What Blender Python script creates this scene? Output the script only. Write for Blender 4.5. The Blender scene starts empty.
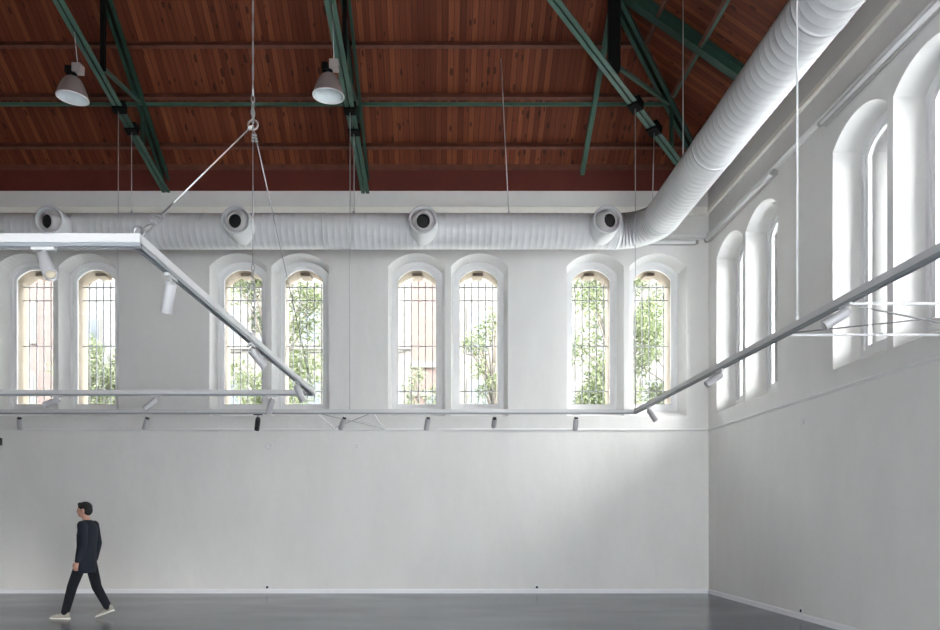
import bpy, bmesh, math, random
from mathutils import Vector, Matrix, Quaternion
random.seed(7)
C = bpy.context.scene.collection
EYE, D, F, PX, PY = 1.55, 14.0, 689.0, 436.0, 517.0
XR = 5.54                      # inner face of the right wall
YF, XL = -3.0, -22.0           # front and left walls (behind / beside the viewer)
ZT = EYE + 7.13                # eaves
TAU = 0.70                     # roof pitch
HALF = (D - YF) / 2
V = Vector

# ------------------------------------------------------------------ materials
def nodes(name):
    m = bpy.data.materials.new(name); m.use_nodes = True
    nt = m.node_tree
    return m, nt, nt.nodes['Principled BSDF'], nt.links

def mat(name, col, rough=.5, metal=0, var=0, scale=4, bump=0, bscale=30, spec=.5, dist=.01, coat=0):
    m, nt, b, L = nodes(name)
    b.inputs['Base Color'].default_value = (*col, 1)
    b.inputs['Roughness'].default_value = rough
    b.inputs['Metallic'].default_value = metal
    b.inputs['Specular IOR Level'].default_value = spec
    b.inputs['Coat Weight'].default_value = coat
    tc = nt.nodes.new('ShaderNodeTexCoord')
    if var:
        n = nt.nodes.new('ShaderNodeTexNoise'); n.inputs['Scale'].default_value = scale; n.inputs['Detail'].default_value = 5
        r = nt.nodes.new('ShaderNodeValToRGB')
        r.color_ramp.elements[0].position = .3; r.color_ramp.elements[1].position = .7
        r.color_ramp.elements[0].color = (*[max(0, c*(1-var)) for c in col], 1)
        r.color_ramp.elements[1].color = (*[min(1, c*(1+var)) for c in col], 1)
        L.new(tc.outputs['Object'], n.inputs['Vector']); L.new(n.outputs['Fac'], r.inputs['Fac']); L.new(r.outputs['Color'], b.inputs['Base Color'])
    if bump:
        n2 = nt.nodes.new('ShaderNodeTexNoise'); n2.inputs['Scale'].default_value = bscale; n2.inputs['Detail'].default_value = 6
        bp = nt.nodes.new('ShaderNodeBump'); bp.inputs['Strength'].default_value = bump; bp.inputs['Distance'].default_value = dist
        L.new(tc.outputs['Object'], n2.inputs['Vector']); L.new(n2.outputs['Fac'], bp.inputs['Height']); L.new(bp.outputs['Normal'], b.inputs['Normal'])
    return m

def plaster():
    m, nt, b, L = nodes('painted_plaster')
    tc = nt.nodes.new('ShaderNodeTexCoord')
    mp = nt.nodes.new('ShaderNodeMapping'); mp.inputs['Scale'].default_value = (1, 1, .45)
    L.new(tc.outputs['Object'], mp.inputs['Vector'])
    n = nt.nodes.new('ShaderNodeTexNoise'); n.inputs['Scale'].default_value = 1.3; n.inputs['Detail'].default_value = 7; n.inputs['Roughness'].default_value = .6
    L.new(mp.outputs['Vector'], n.inputs['Vector'])
    r = nt.nodes.new('ShaderNodeValToRGB')
    r.color_ramp.elements[0].position = .25; r.color_ramp.elements[1].position = .75
    r.color_ramp.elements[0].color = (.745, .735, .715, 1); r.color_ramp.elements[1].color = (.815, .805, .785, 1)
    L.new(n.outputs['Fac'], r.inputs['Fac']); L.new(r.outputs['Color'], b.inputs['Base Color'])
    b.inputs['Roughness'].default_value = .65; b.inputs['Specular IOR Level'].default_value = .35
    n2 = nt.nodes.new('ShaderNodeTexNoise'); n2.inputs['Scale'].default_value = 2.4; n2.inputs['Detail'].default_value = 5; n2.inputs['Roughness'].default_value = .5
    L.new(mp.outputs['Vector'], n2.inputs['Vector'])
    bp = nt.nodes.new('ShaderNodeBump'); bp.inputs['Strength'].default_value = .4; bp.inputs['Distance'].default_value = .03
    L.new(n2.outputs['Fac'], bp.inputs['Height']); L.new(bp.outputs['Normal'], b.inputs['Normal'])
    return m

def planks(name, axis):
    """varnished softwood boards; axis = the world axis that runs across the boards"""
    m, nt, b, L = nodes(name)
    N = nt.nodes.new
    tc = N('ShaderNodeTexCoord'); sp = N('ShaderNodeSeparateXYZ'); L.new(tc.outputs['Object'], sp.inputs['Vector'])
    def mth(op, a, bb=None):
        k = N('ShaderNodeMath'); k.operation = op
        for i, v in ((0, a), (1, bb)):
            if v is None: continue
            if isinstance(v, (int, float)): k.inputs[i].default_value = v
            else: L.new(v, k.inputs[i])
        return k.outputs[0]
    u = sp.outputs[axis]
    along = sp.outputs['Y' if axis == 'X' else 'X']
    q = mth('DIVIDE', u, .105)
    idx = mth('FLOOR', q)
    fr = mth('FRACT', q)
    wn = N('ShaderNodeTexWhiteNoise'); wn.noise_dimensions = '1D'; L.new(idx, wn.inputs['W'])
    # grain coordinates: across fine, along stretched, shifted per board
    cb = N('ShaderNodeCombineXYZ')
    L.new(mth('MULTIPLY', u, 28), cb.inputs['X']); L.new(mth('ADD', mth('MULTIPLY', along, 1.6), mth('MULTIPLY', idx, 3.7)), cb.inputs['Y'])
    g = N('ShaderNodeTexNoise'); g.inputs['Scale'].default_value = 1; g.inputs['Detail'].default_value = 5; L.new(cb.outputs[0], g.inputs['Vector'])
    base = N('ShaderNodeValToRGB'); e = base.color_ramp.elements
    e[0].position = 0; e[0].color = (.085, .020, .009, 1); e[1].position = 1; e[1].color = (.46, .19, .075, 1)
    k = e.new(.45); k.color = (.150, .037, .016, 1); k = e.new(.8); k.color = (.225, .065, .027, 1)
    mix = mth('ADD', mth('MULTIPLY', wn.outputs['Value'], .62), mth('MULTIPLY', mth('SUBTRACT', g.outputs['Fac'], .28), .62))
    L.new(mix, base.inputs['Fac'])
    # knots
    cb2 = N('ShaderNodeCombineXYZ'); L.new(mth('MULTIPLY', u, 10), cb2.inputs['X']); L.new(mth('MULTIPLY', along, 5), cb2.inputs['Y']); 
    vo = N('ShaderNodeTexVoronoi'); vo.inputs['Scale'].default_value = 1; L.new(cb2.outputs[0], vo.inputs['Vector'])
    sepc = N('ShaderNodeSeparateColor'); L.new(vo.outputs['Color'], sepc.inputs['Color'])
    near = mth('LESS_THAN', vo.outputs['Distance'], mth('MULTIPLY', sepc.outputs[1], .34))
    pick = mth('GREATER_THAN', sepc.outputs[0], .40)
    kn = mth('MULTIPLY', near, pick)
    edge = mth('LESS_THAN', mth('MINIMUM', fr, mth('SUBTRACT', 1, fr)), .045)
    dark = mth('MAXIMUM', mth('MULTIPLY', kn, .72), mth('MULTIPLY', edge, .75))
    mx = N('ShaderNodeMix'); mx.data_type = 'RGBA'
    L.new(dark, mx.inputs['Factor']); L.new(base.outputs['Color'], mx.inputs['A']); mx.inputs['B'].default_value = (.022, .008, .005, 1)
    L.new(mx.outputs['Result'], b.inputs['Base Color'])
    b.inputs['Roughness'].default_value = .62; b.inputs['Specular IOR Level'].default_value = .25
    bp = N('ShaderNodeBump'); bp.inputs['Strength'].default_value = .5; bp.inputs['Distance'].default_value = .01
    L.new(mth('SUBTRACT', 1, edge), bp.inputs['Height']); L.new(bp.outputs['Normal'], b.inputs['Normal'])
    return m

def floor_mat():
    m, nt, b, L = nodes('grey_resin_floor')
    tc = nt.nodes.new('ShaderNodeTexCoord')
    n = nt.nodes.new('ShaderNodeTexNoise'); n.inputs['Scale'].default_value = .9; n.inputs['Detail'].default_value = 6; n.inputs['Roughness'].default_value = .5
    mp = nt.nodes.new('ShaderNodeMapping'); mp.inputs['Scale'].default_value = (.6, 1.3, 1)
    L.new(tc.outputs['Object'], mp.inputs['Vector']); L.new(mp.outputs['Vector'], n.inputs['Vector'])
    r = nt.nodes.new('ShaderNodeValToRGB'); e = r.color_ramp.elements
    e[0].position = .3; e[1].position = .72; e[0].color = (.060, .069, .092, 1); e[1].color = (.100, .112, .145, 1)
    L.new(n.outputs['Fac'], r.inputs['Fac']); L.new(r.outputs['Color'], b.inputs['Base Color'])
    r2 = nt.nodes.new('ShaderNodeMapRange'); r2.inputs['To Min'].default_value = .12; r2.inputs['To Max'].default_value = .30
    L.new(n.outputs['Fac'], r2.inputs['Value']); L.new(r2.outputs['Result'], b.inputs['Roughness'])
    bp = nt.nodes.new('ShaderNodeBump'); bp.inputs['Strength'].default_value = .04; bp.inputs['Distance'].default_value = .01
    L.new(n.outputs['Fac'], bp.inputs['Height']); L.new(bp.outputs['Normal'], b.inputs['Normal'])
    return m

def glass_mat():
    m = bpy.data.materials.new('window_glass'); m.use_nodes = True; nt = m.node_tree; L = nt.links
    nt.nodes.clear()
    o = nt.nodes.new('ShaderNodeOutputMaterial'); t = nt.nodes.new('ShaderNodeBsdfTransparent'); t.inputs['Color'].default_value = (.95, .96, .96, 1)
    g = nt.nodes.new('ShaderNodeBsdfGlossy'); g.inputs['Roughness'].default_value = .02
    f = nt.nodes.new('ShaderNodeFresnel'); f.inputs['IOR'].default_value = 1.3
    x = nt.nodes.new('ShaderNodeMixShader')
    L.new(f.outputs[0], x.inputs['Fac']); L.new(t.outputs[0], x.inputs[1]); L.new(g.outputs[0], x.inputs[2]); L.new(x.outputs[0], o.inputs['Surface'])
    return m

def leaf_mat(name, c1, c2):
    m, nt, b, L = nodes(name)
    g = nt.nodes.new('ShaderNodeNewGeometry'); r = nt.nodes.new('ShaderNodeValToRGB')
    r.color_ramp.elements[0].color = (*c1, 1); r.color_ramp.elements[1].color = (*c2, 1)
    L.new(g.outputs['Random Per Island'], r.inputs['Fac']); L.new(r.outputs['Color'], b.inputs['Base Color'])
    b.inputs['Roughness'].default_value = .5
    tr = nt.nodes.new('ShaderNodeBsdfTranslucent'); L.new(r.outputs['Color'], tr.inputs['Color'])
    x = nt.nodes.new('ShaderNodeMixShader'); x.inputs['Fac'].default_value = .45
    out = nt.nodes['Material Output']
    L.new(b.outputs[0], x.inputs[1]); L.new(tr.outputs[0], x.inputs[2]); L.new(x.outputs[0], out.inputs['Surface'])
    return m

def brick_mat():
    m, nt, b, L = nodes('red_brick')
    tc = nt.nodes.new('ShaderNodeTexCoord')
    mp = nt.nodes.new('ShaderNodeMapping'); mp.inputs['Rotation'].default_value = (math.pi/2, 0, 0)
    br = nt.nodes.new('ShaderNodeTexBrick'); br.inputs['Scale'].default_value = 2.2
    br.inputs['Color1'].default_value = (.036, .0215, .018, 1); br.inputs['Color2'].default_value = (.042, .026, .0215, 1); br.inputs['Mortar'].default_value = (.046, .040, .036, 1)
    L.new(tc.outputs['Object'], mp.inputs['Vector']); L.new(mp.outputs['Vector'], br.inputs['Vector']); L.new(br.outputs['Color'], b.inputs['Base Color'])
    b.inputs['Roughness'].default_value = .85
    return m

M = dict(
    wall=plaster(), trim=mat('white_trim_paint', (.78, .78, .77), .5, var=.02), bead=mat('pale_bead', (.92, .90, .83), .45), base=mat('baseboard_paint', (.86, .86, .88), .45),  # bead is paler than the wall so the strip stands out
    plank_x=planks('pine_boards_back', 'X'), plank_y=planks('pine_boards_right', 'Y'),
    purlin=mat('stained_timber', (.13, .045, .027), .55, var=.25, scale=6, bump=.2), beam=mat('oxblood_beam_paint', (.115, .020, .012), .6, var=.12, scale=2),
    green=mat('green_steel_paint', (.055, .120, .088), .38, var=.1, scale=5), darkgreen=mat('dark_green_steel_paint', (.016, .052, .036), .5, var=.1, scale=5),
    black=mat('black_steel', (.006, .006, .006), .85, spec=.15), floor=floor_mat(), glass=glass_mat(),
    frame=mat('window_frame_paint', (.84, .84, .84), .4), iron=mat('hazed_iron', (.34, .34, .36), .6), stone=mat('cream_stone', (.22, .183, .14), .85, var=.08, scale=5, bump=.3),  # iron colour is lightened to carry window glare and haze over dark bars
    duct=mat('white_duct_paint', (.66, .665, .67), .34, metal=0, var=.02, scale=3), ball=mat('nozzle_grey', (.55, .53, .53), .4), hole=mat('nozzle_black', (.008, .008, .008), .7),
    track=mat('white_track_paint', (.66, .66, .66), .35), channel=mat('grey_track_channel', (.30, .32, .34), .4), slot=mat('dark_track_slot', (.05, .055, .06), .5),
    spot=mat('white_lamp_paint', (.43, .425, .435), .4), spotblack=mat('black_lamp_paint', (.012, .012, .014), .4), lens=mat('lamp_lens', (.62, .55, .42), .15),
    cable=mat('steel_cable', (.42, .42, .43), .35, metal=.6), rod=mat('pale_hanger_rod', (.55, .55, .56), .4, metal=.3), whitecable=mat('white_cable', (.9, .9, .9), .4),
    reflector=mat('aluminium_shade', (.42, .36, .34), .35, metal=.55), inner=mat('shade_inside', (.74, .79, .80), .7, metal=0, var=.1, scale=8), rim=mat('shade_rim', (.85, .85, .85), .3),
    ballast=mat('ballast_box_grey', (.42, .38, .36), .4, metal=.4), tube=mat('fluorescent_tube', (.88, .88, .88), .2), fitting=mat('fitting_grey', (.40, .39, .38), .45),
    skin=mat('skin', (.55, .30, .22), .5), hair=mat('black_hair', (.006, .005, .005), .7, bump=.4, bscale=60), sweater=mat('navy_sweater', (.0085, .012, .022), .95, var=.15, scale=20, bump=.3, bscale=80),
    trousers=mat('dark_navy_trousers', (.005, .006, .011), .95, var=.15, scale=15, bump=.2, bscale=60), shoe=mat('pale_grey_sneaker', (.30, .28, .24), .7, var=.15, scale=25), sole=mat('white_sole', (.75, .73, .68), .6),
    eye=mat('eye_dark', (.02, .015, .012), .2), outlet=mat('outlet_plate', (.75, .76, .78), .35), patch=mat('cover_plate_paint', (.74, .74, .735), .6),
    brick=brick_mat(), palehouse=mat('backdrop_render', (.052, .051, .050), .9, var=.04), render=mat('cream_render', (.049, .046, .041), .9, var=.06), pink=mat('salmon_render', (.047, .0305, .0255), .9, var=.05), palepane=mat('pale_pane', (.024, .029, .035), .4), street=mat('street_paving', (.44, .43, .41), .9, var=.08, scale=.5),
    bark=mat('bark', (.06, .05, .04), .9, var=.2, scale=6, bump=.6), leaf=leaf_mat('leaves_mid', (.050, .066, .024), (.095, .110, .052)), leaf2=leaf_mat('leaves_pale', (.056, .071, .033), (.10, .113, .063)),
)

# ------------------------------------------------------------------ mesh helpers
ORIGIN = {}
class MB:
    def __init__(s): s.v = []; s.f = []; s.smooth = []
    def face(s, pts, sm=False):
        b = len(s.v); s.v += [tuple(p) for p in pts]; s.f.append(tuple(range(b, b+len(pts)))); s.smooth.append(sm)
    def add(s, vs, fs, sm=False):
        b = len(s.v); s.v += [tuple(p) for p in vs]
        for f in fs: s.f.append(tuple(b+i for i in f)); s.smooth.append(sm)
    def box(s, lo, hi):
        (a, b, c), (d, e, f) = lo, hi
        s.add([(a,b,c),(d,b,c),(d,e,c),(a,e,c),(a,b,f),(d,b,f),(d,e,f),(a,e,f)],
              [(0,3,2,1),(4,5,6,7),(0,1,5,4),(1,2,6,5),(2,3,7,6),(3,0,4,7)]); return s
    def bar(s, p, q, w, h, up=(0,0,1), off=(0,0)):
        """rectangular bar from p to q, width w (sideways), height h (along up); off shifts the section"""
        p, q = V(p), V(q); d = (q-p).normalized(); up = V(up)
        side = d.cross(up).normalized(); u = side.cross(d).normalized()
        c = side*off[0] + u*off[1]
        vs = []
        for e in (p, q):
            for a, b in ((-1,-1),(1,-1),(1,1),(-1,1)): vs.append(e + c + side*(a*w/2) + u*(b*h/2))
        s.add(vs, [(3,2,1,0),(4,5,6,7),(0,1,5,4),(1,2,6,5),(2,3,7,6),(3,0,4,7)]); return s
    def ibeam(s, p, q, w, h, t=.014, up=(0,0,1)):
        s.bar(p, q, w, t, up, (0, -h/2+t/2)); s.bar(p, q, w, t, up, (0, h/2-t/2)); s.bar(p, q, t, h-2*t, up); return s
    def tube(s, pts, r, n=10, cap=True, closed=False):
        pts = [V(p) for p in pts]; rs = r if isinstance(r, (list, tuple)) else [r]*len(pts)
        ref = None; rings = []
        m = len(pts)
        for i, p in enumerate(pts):
            if closed: d = (pts[(i+1)%m]-pts[i-1]).normalized()
            else: d = (pts[min(i+1,m-1)]-pts[max(i-1,0)]).normalized()
            if ref is None: ref = d.orthogonal().normalized()
            else: ref = (ref - d*ref.dot(d)); ref = ref.normalized() if ref.length > 1e-6 else d.orthogonal().normalized()
            b = d.cross(ref)
            rings.append([p + (ref*math.cos(2*math.pi*k/n) + b*math.sin(2*math.pi*k/n))*rs[i] for k in range(n)])
        base = len(s.v)
        for rg in rings: s.v += [tuple(x) for x in rg]
        for i in range(m if closed else m-1):
            j = (i+1) % m
            for k in range(n):
                s.f.append((base+i*n+k, base+i*n+(k+1)%n, base+j*n+(k+1)%n, base+j*n+k)); s.smooth.append(True)
        if cap and not closed:
            s.face(list(reversed(rings[0]))); s.face(rings[-1])
        return s
    def lathe(s, prof, origin=(0,0,0), axis=(0,0,1), n=32, cap0=False, cap1=False):
        """prof = [(radius, distance along axis)]"""
        a = V(axis).normalized(); o = V(origin); r0 = a.orthogonal().normalized(); r1 = a.cross(r0)
        base = len(s.v)
        for r, z in prof:
            for k in range(n):
                t = 2*math.pi*k/n; s.v.append(tuple(o + a*z + (r0*math.cos(t)+r1*math.sin(t))*r))
        for i in range(len(prof)-1):
            for k in range(n):
                s.f.append((base+i*n+k, base+i*n+(k+1)%n, base+(i+1)*n+(k+1)%n, base+(i+1)*n+k)); s.smooth.append(True)
        if cap0: s.f.append(tuple(base+k for k in reversed(range(n)))); s.smooth.append(False)
        if cap1: e = base+(len(prof)-1)*n; s.f.append(tuple(e+k for k in range(n))); s.smooth.append(False)
        return s
    def ball(s, c, r, n=14, rot=None):
        r = r if isinstance(r, (tuple, list)) else (r, r, r); c = V(c); base = len(s.v); m = n//2+1
        for i in range(m+1):
            ph = math.pi*i/m
            for k in range(n):
                t = 2*math.pi*k/n
                p = V((r[0]*math.sin(ph)*math.cos(t), r[1]*math.sin(ph)*math.sin(t), r[2]*math.cos(ph)))
                if rot: p = rot @ p
                s.v.append(tuple(c+p))
        for i in range(m):
            for k in range(n):
                s.f.append((base+(i+1)*n+k, base+(i+1)*n+(k+1)%n, base+i*n+(k+1)%n, base+i*n+k)); s.smooth.append(True)
        return s
    def build(s, name, m, parent=None, sharp=None):
        me = bpy.data.meshes.new(name)
        o0 = ORIGIN.get(parent.name, V((0,0,0))) if parent else V((0,0,0))
        me.from_pydata([tuple(V(p)-o0) for p in s.v], [], s.f)
        me.polygons.foreach_set('use_smooth', s.smooth)
        me.materials.append(m if not isinstance(m, str) else M[m])
        bm = bmesh.new(); bm.from_mesh(me); bmesh.ops.remove_doubles(bm, verts=bm.verts, dist=1e-5); bm.to_mesh(me); bm.free()
        me.update()
        o = bpy.data.objects.new(name, me); C.objects.link(o)
        if parent: o.parent = parent; ORIGIN[o.name] = o0
        return o

def tag(o, label, cat, group=None, kind=None):
    o['label'] = label; o['category'] = cat
    if group: o['group'] = group
    if kind: o['kind'] = kind
    return o
def thing(name, loc, label, cat, group=None, local=False):
    o = bpy.data.objects.new(name, None); C.objects.link(o); o.location = loc; o.empty_display_size = .1
    ORIGIN[o.name] = V((0,0,0)) if local else V(loc)
    return tag(o, label, cat, group)
def struct(o, label=None, cat=None):
    o['kind'] = 'structure'
    if label: o['label'] = label
    if cat: o['category'] = cat
    return o
def copy_tree(o, parent=None):
    c = o.copy(); C.objects.link(c); c.parent = parent
    for ch in [x for x in bpy.data.objects if x.parent == o]: copy_tree(ch, c)
    return c
def kids(o): return [x for x in bpy.data.objects if x.parent == o]
def at(px, py, depth): return V(((px-PX)*depth/F, depth, EYE+(PY-py)*depth/F))

# ------------------------------------------------------------------ room shell
def outline(uc, hw, zb, zs, rise, n=14):
    """closed outline, counter-clockwise: sill corners, then the segmental arch from right to left"""
    R = (hw*hw+rise*rise)/(2*rise); a = math.asin(min(1, hw/R)); zc = zs+rise-R
    pts = [(uc-hw, zb), (uc+hw, zb)]
    for i in range(n+1):
        t = a - 2*a*i/n; pts.append((uc+R*math.sin(t), zc+R*math.cos(t)))
    return pts
def to_back(u, z, d): return (u, D+d, z)
def to_right(u, z, d): return (XR+d, u, z)
def to_front(u, z, d): return (u, YF-d, z)
def wall_face(mb, T, u0, u1, z0, z1, outs, d=0):
    cur = u0
    for o in sorted(outs, key=lambda p: p[0][0]):
        a, b = o[0][0], o[1][0]; zb = o[0][1]
        mb.face([T(cur,z0,d), T(a,z0,d), T(a,z1,d), T(cur,z1,d)])
        mb.face([T(a,z0,d), T(b,z0,d), T(b,zb,d), T(a,zb,d)])
        arc = o[2:]
        for p, q in zip(arc, arc[1:]): mb.face([T(*q,d), T(*p,d), T(p[0],z1,d), T(q[0],z1,d)])
        cur = b
    mb.face([T(cur,z0,d), T(u1,z0,d), T(u1,z1,d), T(cur,z1,d)])
def loft(mb, T, A, da, B, db, sm=False):
    n = len(A)
    for i in range(n):
        j = (i+1) % n
        mb.face([T(*A[i],da), T(*A[j],da), T(*B[j],db), T(*B[i],db)], sm)
def ring(mb, T, A, B, d0, d1):
    """solid ring: outer outline A, inner outline B, from depth d0 to d1"""
    loft(mb, T, A, d0, B, d0); loft(mb, T, B, d0, B, d1); loft(mb, T, B, d1, A, d1); loft(mb, T, A, d1, A, d0)

ZN0, ZNS, RN = EYE+2.05, EYE+5.095, .26      # niche: front sill, springing, rise
DN = .36                                       # depth of the niche
BACK = [-8.358, -7.091, -4.022, -2.758, -.394, .886, 3.238, 4.512]
RIGHT = [13.02, 11.75, 9.04, 7.77]
def niche(uc): return outline(uc, .58, ZN0, ZNS, RN)
def niche_in(uc): return outline(uc, .525, EYE+2.205, EYE+5.06, .255)
def glass_out(uc): return outline(uc, .394, EYE+2.353, EYE+4.948, .215)
def sash_out(uc): return outline(uc, .46, EYE+2.285, EYE+4.98, .245)
def frame_out(uc): return outline(uc, .56, EYE+2.17, EYE+5.07, .28)

def niche_wall(name, T, u0, u1, centres):
    mb = MB()
    wall_face(mb, T, u0, u1, 0, ZT+.1, [niche(c) for c in centres])
    for c in centres: loft(mb, T, niche(c), 0, niche_in(c), DN)
    return struct(mb.build(name, 'wall'), )
wb = niche_wall('wall_back', to_back, XL, XR, BACK)
wr = niche_wall('wall_right', to_right, YF, D, RIGHT)
tag(wb, 'white plastered far wall with four pairs of arched windows', 'wall', kind='structure')
tag(wr, 'white plastered side wall on the right with arched windows', 'wall', kind='structure')
mb = MB(); wall_face(mb, to_front, XL, XR, 0, ZT+.1, [outline(c, 1.3, .02, 3.0, .1) for c in (-1.2, 3.6)])  # low openings added out of view to send fill light inside
tag(mb.build('wall_front', 'wall'), 'unseen white wall behind the viewer with openings added to let in fill light', 'wall', kind='structure')
mb = MB(); mb.face([(XL,YF,0),(XL,D,0),(XL,D,ZT+.1),(XL,YF,ZT+.1)])
tag(mb.build('wall_left', 'wall'), 'white wall far off to the left', 'wall', kind='structure')
mb = MB(); mb.box((XL-.3, YF-.3, -.2), (XR+.3, D+.3, 0))
tag(mb.build('floor', 'floor'), 'dark grey polished resin floor', 'floor', kind='structure')

# roof boards: four slopes of a hipped roof, boards running up each slope
RZ = ZT + TAU*HALF; RY = (D+YF)/2
HX, LX = XR-HALF, XL+HALF
e = .9
def slope(name, pts, m, lab):
    mb = MB(); up = V((0,0,.06)); b = [V(p) for p in pts]
    mb.face(b); mb.face([p+up for p in reversed(b)])
    for i in range(len(b)): j = (i+1) % len(b); mb.face([b[i], b[i]+up, b[j]+up, b[j]])
    return tag(mb.build(name, m), lab, 'ceiling', kind='structure')
ez = ZT-TAU*e
slope('ceiling', [(XL-e,D+e,ez),(XR+e,D+e,ez),(HX,RY,RZ),(LX,RY,RZ)], 'plank_x', 'red-brown knotty board roof slope above the far wall')
slope('ceiling', [(XR+e,D+e,ez),(XR+e,YF-e,ez),(HX,RY,RZ)], 'plank_y', 'red-brown board roof slope above the right wall')
slope('ceiling', [(XR+e,YF-e,ez),(XL-e,YF-e,ez),(LX,RY,RZ),(HX,RY,RZ)], 'plank_x', 'board roof slope above the viewer')
slope('ceiling', [(XL-e,YF-e,ez),(XL-e,D+e,ez),(LX,RY,RZ)], 'plank_y', 'board roof slope at the far left end')

# mouldings along the two walls
def moulding(name, prof, m, where, lab):
    """prof: (projection into room, height) closed polygon"""
    mb = MB()
    if where == 'back':
        A = [(XL, D-p, z) for p, z in prof]; B = [(XR-p, D-p, z) for p, z in prof]
    else:
        A = [(XR-p, D-p, z) for p, z in prof]; B = [(XR-p, YF, z) for p, z in prof]
    n = len(prof)
    for i in range(n): j = (i+1) % n; mb.face([A[i], B[i], B[j], A[j]])
    mb.face(A); mb.face(B)
    o = mb.build(name, m); return tag(o, lab, 'moulding' if 'baseboard' not in name else 'baseboard', kind='structure')
zs = EYE+1.768
sill_prof = [(-.02, zs-.03), (.022, zs-.022), (.032, zs+.0), (.032, zs+.012), (.0, zs+.03), (-.02, zs+.03)]
zc = EYE+5.71
corn_prof = [(-.02, zc-.06), (.03, zc-.05), (.06, zc-.01), (.06, zc+.02), (.035, zc+.05), (-.02, zc+.05)]
z0, z1 = EYE+6.14, EYE+6.61
frieze_prof = [(-.02, z0+.02), (.03, z0+.02), (.03, z1+.01), (-.02, z1+.01)]
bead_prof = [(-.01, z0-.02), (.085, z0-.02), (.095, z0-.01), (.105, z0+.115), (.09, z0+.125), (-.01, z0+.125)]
plate_prof = [(-.02, EYE+7.02), (.03, EYE+7.02), (.03, EYE+7.16), (-.02, EYE+7.16)]
beam_prof = [(-.02, z1), (.05, z1), (.05, EYE+7.02), (-.02, EYE+7.02), (-.02, z1+.02)][:4]
base_prof = [(-.01, 0), (.026, 0), (.026, .07), (.018, .088), (-.01, .088)]
for i, (pr, m, w) in enumerate([(sill_prof,'trim','thin sill moulding'), (corn_prof,'trim','narrow cornice moulding'), (frieze_prof,'wall','stepped plaster frieze'), (beam_prof,'beam','dark red timber eaves beam'), (plate_prof,'purlin','dark timber wall plate'), (bead_prof,'bead','pale projecting bead')]):
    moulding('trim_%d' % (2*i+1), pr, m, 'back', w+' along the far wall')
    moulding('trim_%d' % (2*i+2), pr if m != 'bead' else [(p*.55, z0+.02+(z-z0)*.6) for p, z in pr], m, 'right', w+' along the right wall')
moulding('baseboard_back', base_prof, 'base', 'back', 'low white baseboard along the far wall')
moulding('baseboard_right', base_prof, 'base', 'right', 'low white baseboard along the right wall')

# ------------------------------------------------------------------ windows
def window(k, T, uc, label, seen=True):
    root = thing('window_%d' % k, T(uc, EYE+2.2, DN), label, 'window'); root['kind'] = 'structure'
    mb = MB(); ring(mb, T, frame_out(uc), sash_out(uc), DN-.005, DN+.075); fr = mb.build('window_frame', 'frame', root)
    mb = MB(); ring(mb, T, sash_out(uc), glass_out(uc), DN+.02, DN+.07); mb.build('sash', 'frame', root)
    g = glass_out(uc); g = [(uc+(u-uc)*1.02, z) for u, z in g]
    mb = MB(); d0, d1 = DN+.045, DN+.053
    mb.face([T(*p, d0) for p in g]); mb.face([T(*p, d1) for p in reversed(g)]); loft(mb, T, g, d0, g, d1)
    mb.build('glass_pane', 'glass', root)
    so = outline(uc, .415, EYE+2.30, EYE+4.93, .235); big = outline(uc, .62, EYE+2.0, EYE+5.05, .40)
    mb = MB(); ring(mb, T, big, so, DN+.076, DN+.50); st = mb.build('stone_surround', 'stone', root)
    mb = MB()
    zk = EYE+5.165
    for a, b in (((-.105, .105), (zk-.075, zk+.05)),):
        p = [T(uc+a[0], b[0], DN+.2), T(uc+a[1], b[0], DN+.2), T(uc+a[1], b[1], DN+.2), T(uc+a[0], b[1], DN+.2)]
        q = [T(uc+a[0], b[0], DN+.49), T(uc+a[1], b[0], DN+.49), T(uc+a[1], b[1], DN+.49), T(uc+a[0], b[1], DN+.49)]
        mb.add(p+q, [(0,1,2,3),(7,6,5,4),(0,4,5,1),(1,5,6,2),(2,6,7,3),(3,7,4,0)])
    mb.build('keystone', 'stone', root)
    if seen:
        mb = MB(); dg = DN+.30
        for i in range(-2, 3):
            u = uc+i*.15+.02; mb.bar(T(u, EYE+2.30, dg), T(u, EYE+5.02-abs(i)*.03, dg), .018, .018, up=(0,1,0) if T is to_back else (1,0,0))
        for h in (2.67, 3.63, 4.60, 4.88):
            mb.bar(T(uc-.42, EYE+h, dg), T(uc+.42, EYE+h, dg), .02, .022)
        mb.build('window_grille', 'iron', root)
    return root
wl = ['barred arched window at the far left edge with the brick block behind it', 'barred arched window second from left on the far wall, low tree behind it',
      'barred arched window on the far wall behind the hanging chain', 'barred arched window above the far corner of the hanging frame',
      'barred arched window on the far wall showing the salmon pink house', 'barred arched window on the far wall just right of the pink house view',
      'barred arched window on the far wall full of green leaves, second from the corner', 'barred arched window on the far wall nearest the corner']
for k, (u, l) in enumerate(zip(BACK, wl)): window(k+1, to_back, u, l)
rl = ['deep arched window on the right wall nearest the corner', 'deep arched window second from the corner on the right wall', 'deep arched window third from the corner on the right wall',
      'tall arched window cut by the right picture edge', 'arched window on the right wall beside the viewer', 'arched window on the right wall just behind the last seen pair',
      'arched window on the right wall near the front', 'arched window on the right wall at the front end']
for k, (u, l) in enumerate(zip(RIGHT[:4], rl)): window(k+9, to_right, u, l)

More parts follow.
